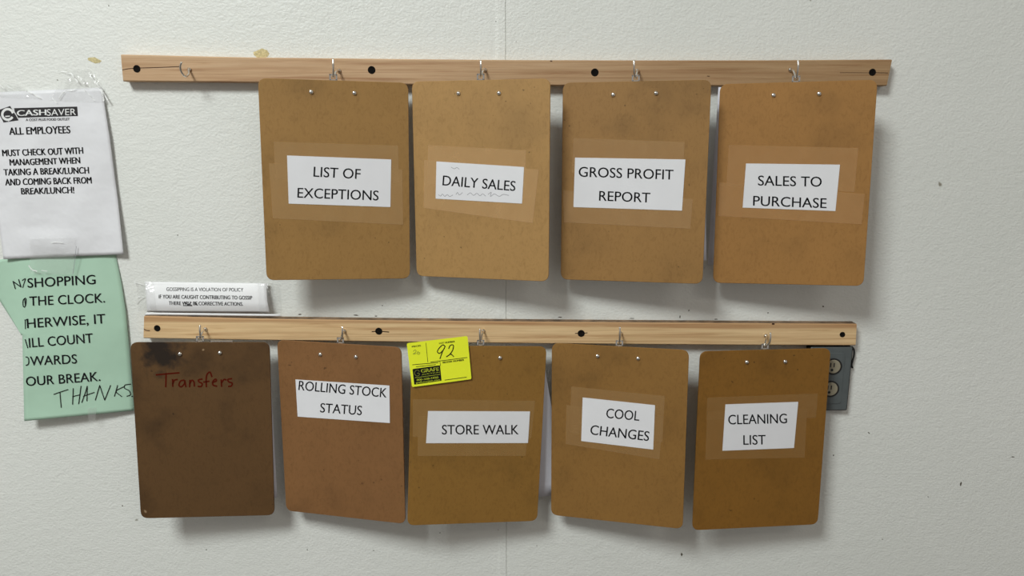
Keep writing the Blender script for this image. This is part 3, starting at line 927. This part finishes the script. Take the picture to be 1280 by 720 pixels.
# ------------------------------------------------------------------ yellow sticker on the STORE WALK clipboard
b = BR['store']
SO = 0.0037
root = empty('auction_sticker', b.loc + b.R @ b.L(549, 452, SO), b.R)
tag(root, 'bright yellow sticker numbered 92 on the corner of a lower rail clipboard', 'sticker')
o0 = b.L(549, 452, SO)
def SL(px, py, off): return b.L(px, py, SO+off)-o0
q = [SL(*p, 0) for p in [(508.3, 429.1), (584.4, 420), (589.4, 473.9), (515, 483.9)]]
slab('sticker_sheet', round_poly([(p.x, p.z) for p in q], 0.003, 4), 0, 0.0003, M_yellow, root)
Zp = lambda polys: [[(500+x/9, 410+y/9) for x, y in p] for p in polys]
def sink(name, vf, off, mat): return mesh_obj(name, [SL(x, y, off) for x, y in vf[0]], vf[1], mat, root)
q = [SL(*p, 0.0001) for p in [(515.6, 461.3), (550, 456.6), (552, 475.9), (517.8, 480.9)]]
slab('black_panel', round_poly([(p.x, p.z) for p in q], 0.0013, 4), -0.0001, 0.0001, M_black, root)
sink('printed_lines', strokes_px(Zp([[(292, 168), (313, 385)], [(447, 372), (456, 425)]]), 0.55, False), 0.0002, M_ink)
sink('printed_lines', strokes_px(Zp([[(345, 384), (755, 332)], [(140, 414), (430, 389)], [(182, 436), (400, 412)], [(505, 586), (748, 553)]]), 0.75, False), 0.0002, M_ink)
for a in [('PIECES', (515, 434.3), (526.1, 432.8), 1.8), ('LOT NUMBER', (549.1, 430.1), (568.6, 427.8), 2.0), ('BIDDER NUMBER', (553.6, 454.2), (580.2, 450.9), 2.2)]:
    sink('lettering', text_px(*a, 0.12), 0.00025, M_ink)
for a in [('GRAFE', (526.7, 465.9), (548.9, 463.3), 4.4, 0.2), ('AUCTION', (527.4, 469.0), (549.6, 466.2), 1.7, 0.05),
          ('800-328-5920', (521.1, 476.2), (548, 472.8), 2.4, 0.15), ('grafeauction.com', (520, 479.6), (550, 475.7), 2.5, 0.1)]:
    sink('lettering', text_px(*a), 0.00030, M_yellow_ink)
G = [(218, 488), (195, 472), (168, 490), (166, 520), (190, 540), (216, 528), (214, 508), (195, 510)]
sink('logo', strokes_px(Zp([G]), 0.9), 0.00030, simple('olive_print', srgb(110, 112, 40), 0.6))
sink('printed_lines', strokes_px(Zp([[(168, 560), (450, 522)]]), 0.35, False), 0.0003, M_yellow_ink)
sink('handwriting', strokes_px(Zp([[(505, 205), (482, 190), (442, 225), (420, 265), (445, 285), (488, 245), (508, 205)], [(504, 215), (476, 270), (450, 345)],
                                   [(548, 232), (565, 196), (600, 194), (592, 250), (556, 300), (520, 325), (546, 308), (575, 295), (603, 322)]]), 1.15), 0.0003, M_pen)
sink('handwriting', strokes_px(Zp([[(150, 262), (168, 246), (182, 256), (172, 275), (146, 292), (184, 286)], [(206, 262), (194, 280), (200, 296), (218, 292), (222, 276), (200, 280)]]), 0.6), 0.0003,
     simple('olive_pen', srgb(140, 150, 50), 0.6))

# ------------------------------------------------------------------ electrical outlet below the right end of the lower rail
OY = -0.016
tr = at(1066.4, 434, OY); brc = at(1057.2, 512.6, OY)
xr = (tr.x+brc.x)/2 + 0.0003; zt = tr.z; zb = brc.z
wv = 0.072
oc = Vector((xr-wv/2, 0, (zt+zb)/2))
root = empty('electrical_outlet', oc)
tag(root, 'grey electrical outlet partly hidden behind the CLEANING LIST clipboard', 'outlet')
def rect(x0, x1, z0, z1): return [(x0, z0), (x1, z0), (x1, z1), (x0, z1)]
hw, hh = wv/2, (zt-zb)/2
sh = -0.010     # plate leans with the box: none
slab('gasket', round_poly(rect(-hw-0.0018, hw+0.0018, -hh-0.0016, hh), 0.003, 3), OY+0.0028, -0.0003, M_rubber, root)
slab('cover_plate', round_poly(rect(-hw, hw, -hh, hh), 0.0025, 3), OY, OY+0.003, M_box, root, 0.0012)
slab('cover_plate_rim', round_poly(rect(-hw+0.012, hw-0.012, -hh+0.012, hh-0.010), 0.004, 3), OY-0.0012, OY+0.0004, M_box, root, 0.0008)
for px, py in [(1041.5, 458), (1038, 486)]:
    p = at(px, py, OY-0.001) - oc
    bm = bmesh.new()
    M = Matrix.Translation((p.x, OY-0.0011, p.z)) @ Matrix.Rotation(math.radians(90), 4, 'X')
    add_lathe(bm, [(0.0150, -0.0006), (0.0150, 0.0010), (0.0128, 0.0012), (0.0126, 0.0002)], M, 28)
    add_lathe(bm, [(0.0126, 0.0002), (0.0, 0.0002)], M, 28)
    rc = bm_obj('receptacle', bm, M_rubber, root)
    bm = bmesh.new()
    add_lathe(bm, [(0.0122, 0.0002), (0.0122, 0.0014), (0.0116, 0.0018), (0, 0.0018)], M, 28)
    bm_obj('socket_face', bm, M_face, rc)
    bm = bmesh.new()
    for dx in (-0.0055, 0.0005): add_box(bm, (p.x+dx, OY-0.0030, p.z+0.003), (0.0018, 0.0006, 0.0075))
    add_lathe(bm, [(0.0024, 0.0019), (0.0022, 0.0022), (0, 0.0022)], Matrix.Translation((p.x-0.0025, OY-0.0011, p.z-0.006)) @ Matrix.Rotation(math.radians(90), 4, 'X'), 12)
    bm_obj('slot', bm, M_rubber, rc)
bm = bmesh.new()
pts = [at(x, y, -0.007)-oc for x, y in [(1064.5, 433.5), (1067.3, 437), (1067.6, 443), (1066.0, 450), (1064.6, 456), (1065.6, 460)]]
add_tube(bm, catmull(pts, 5), 0.0017, 8)
bm_obj('cable', bm, M_rubber, root, True)
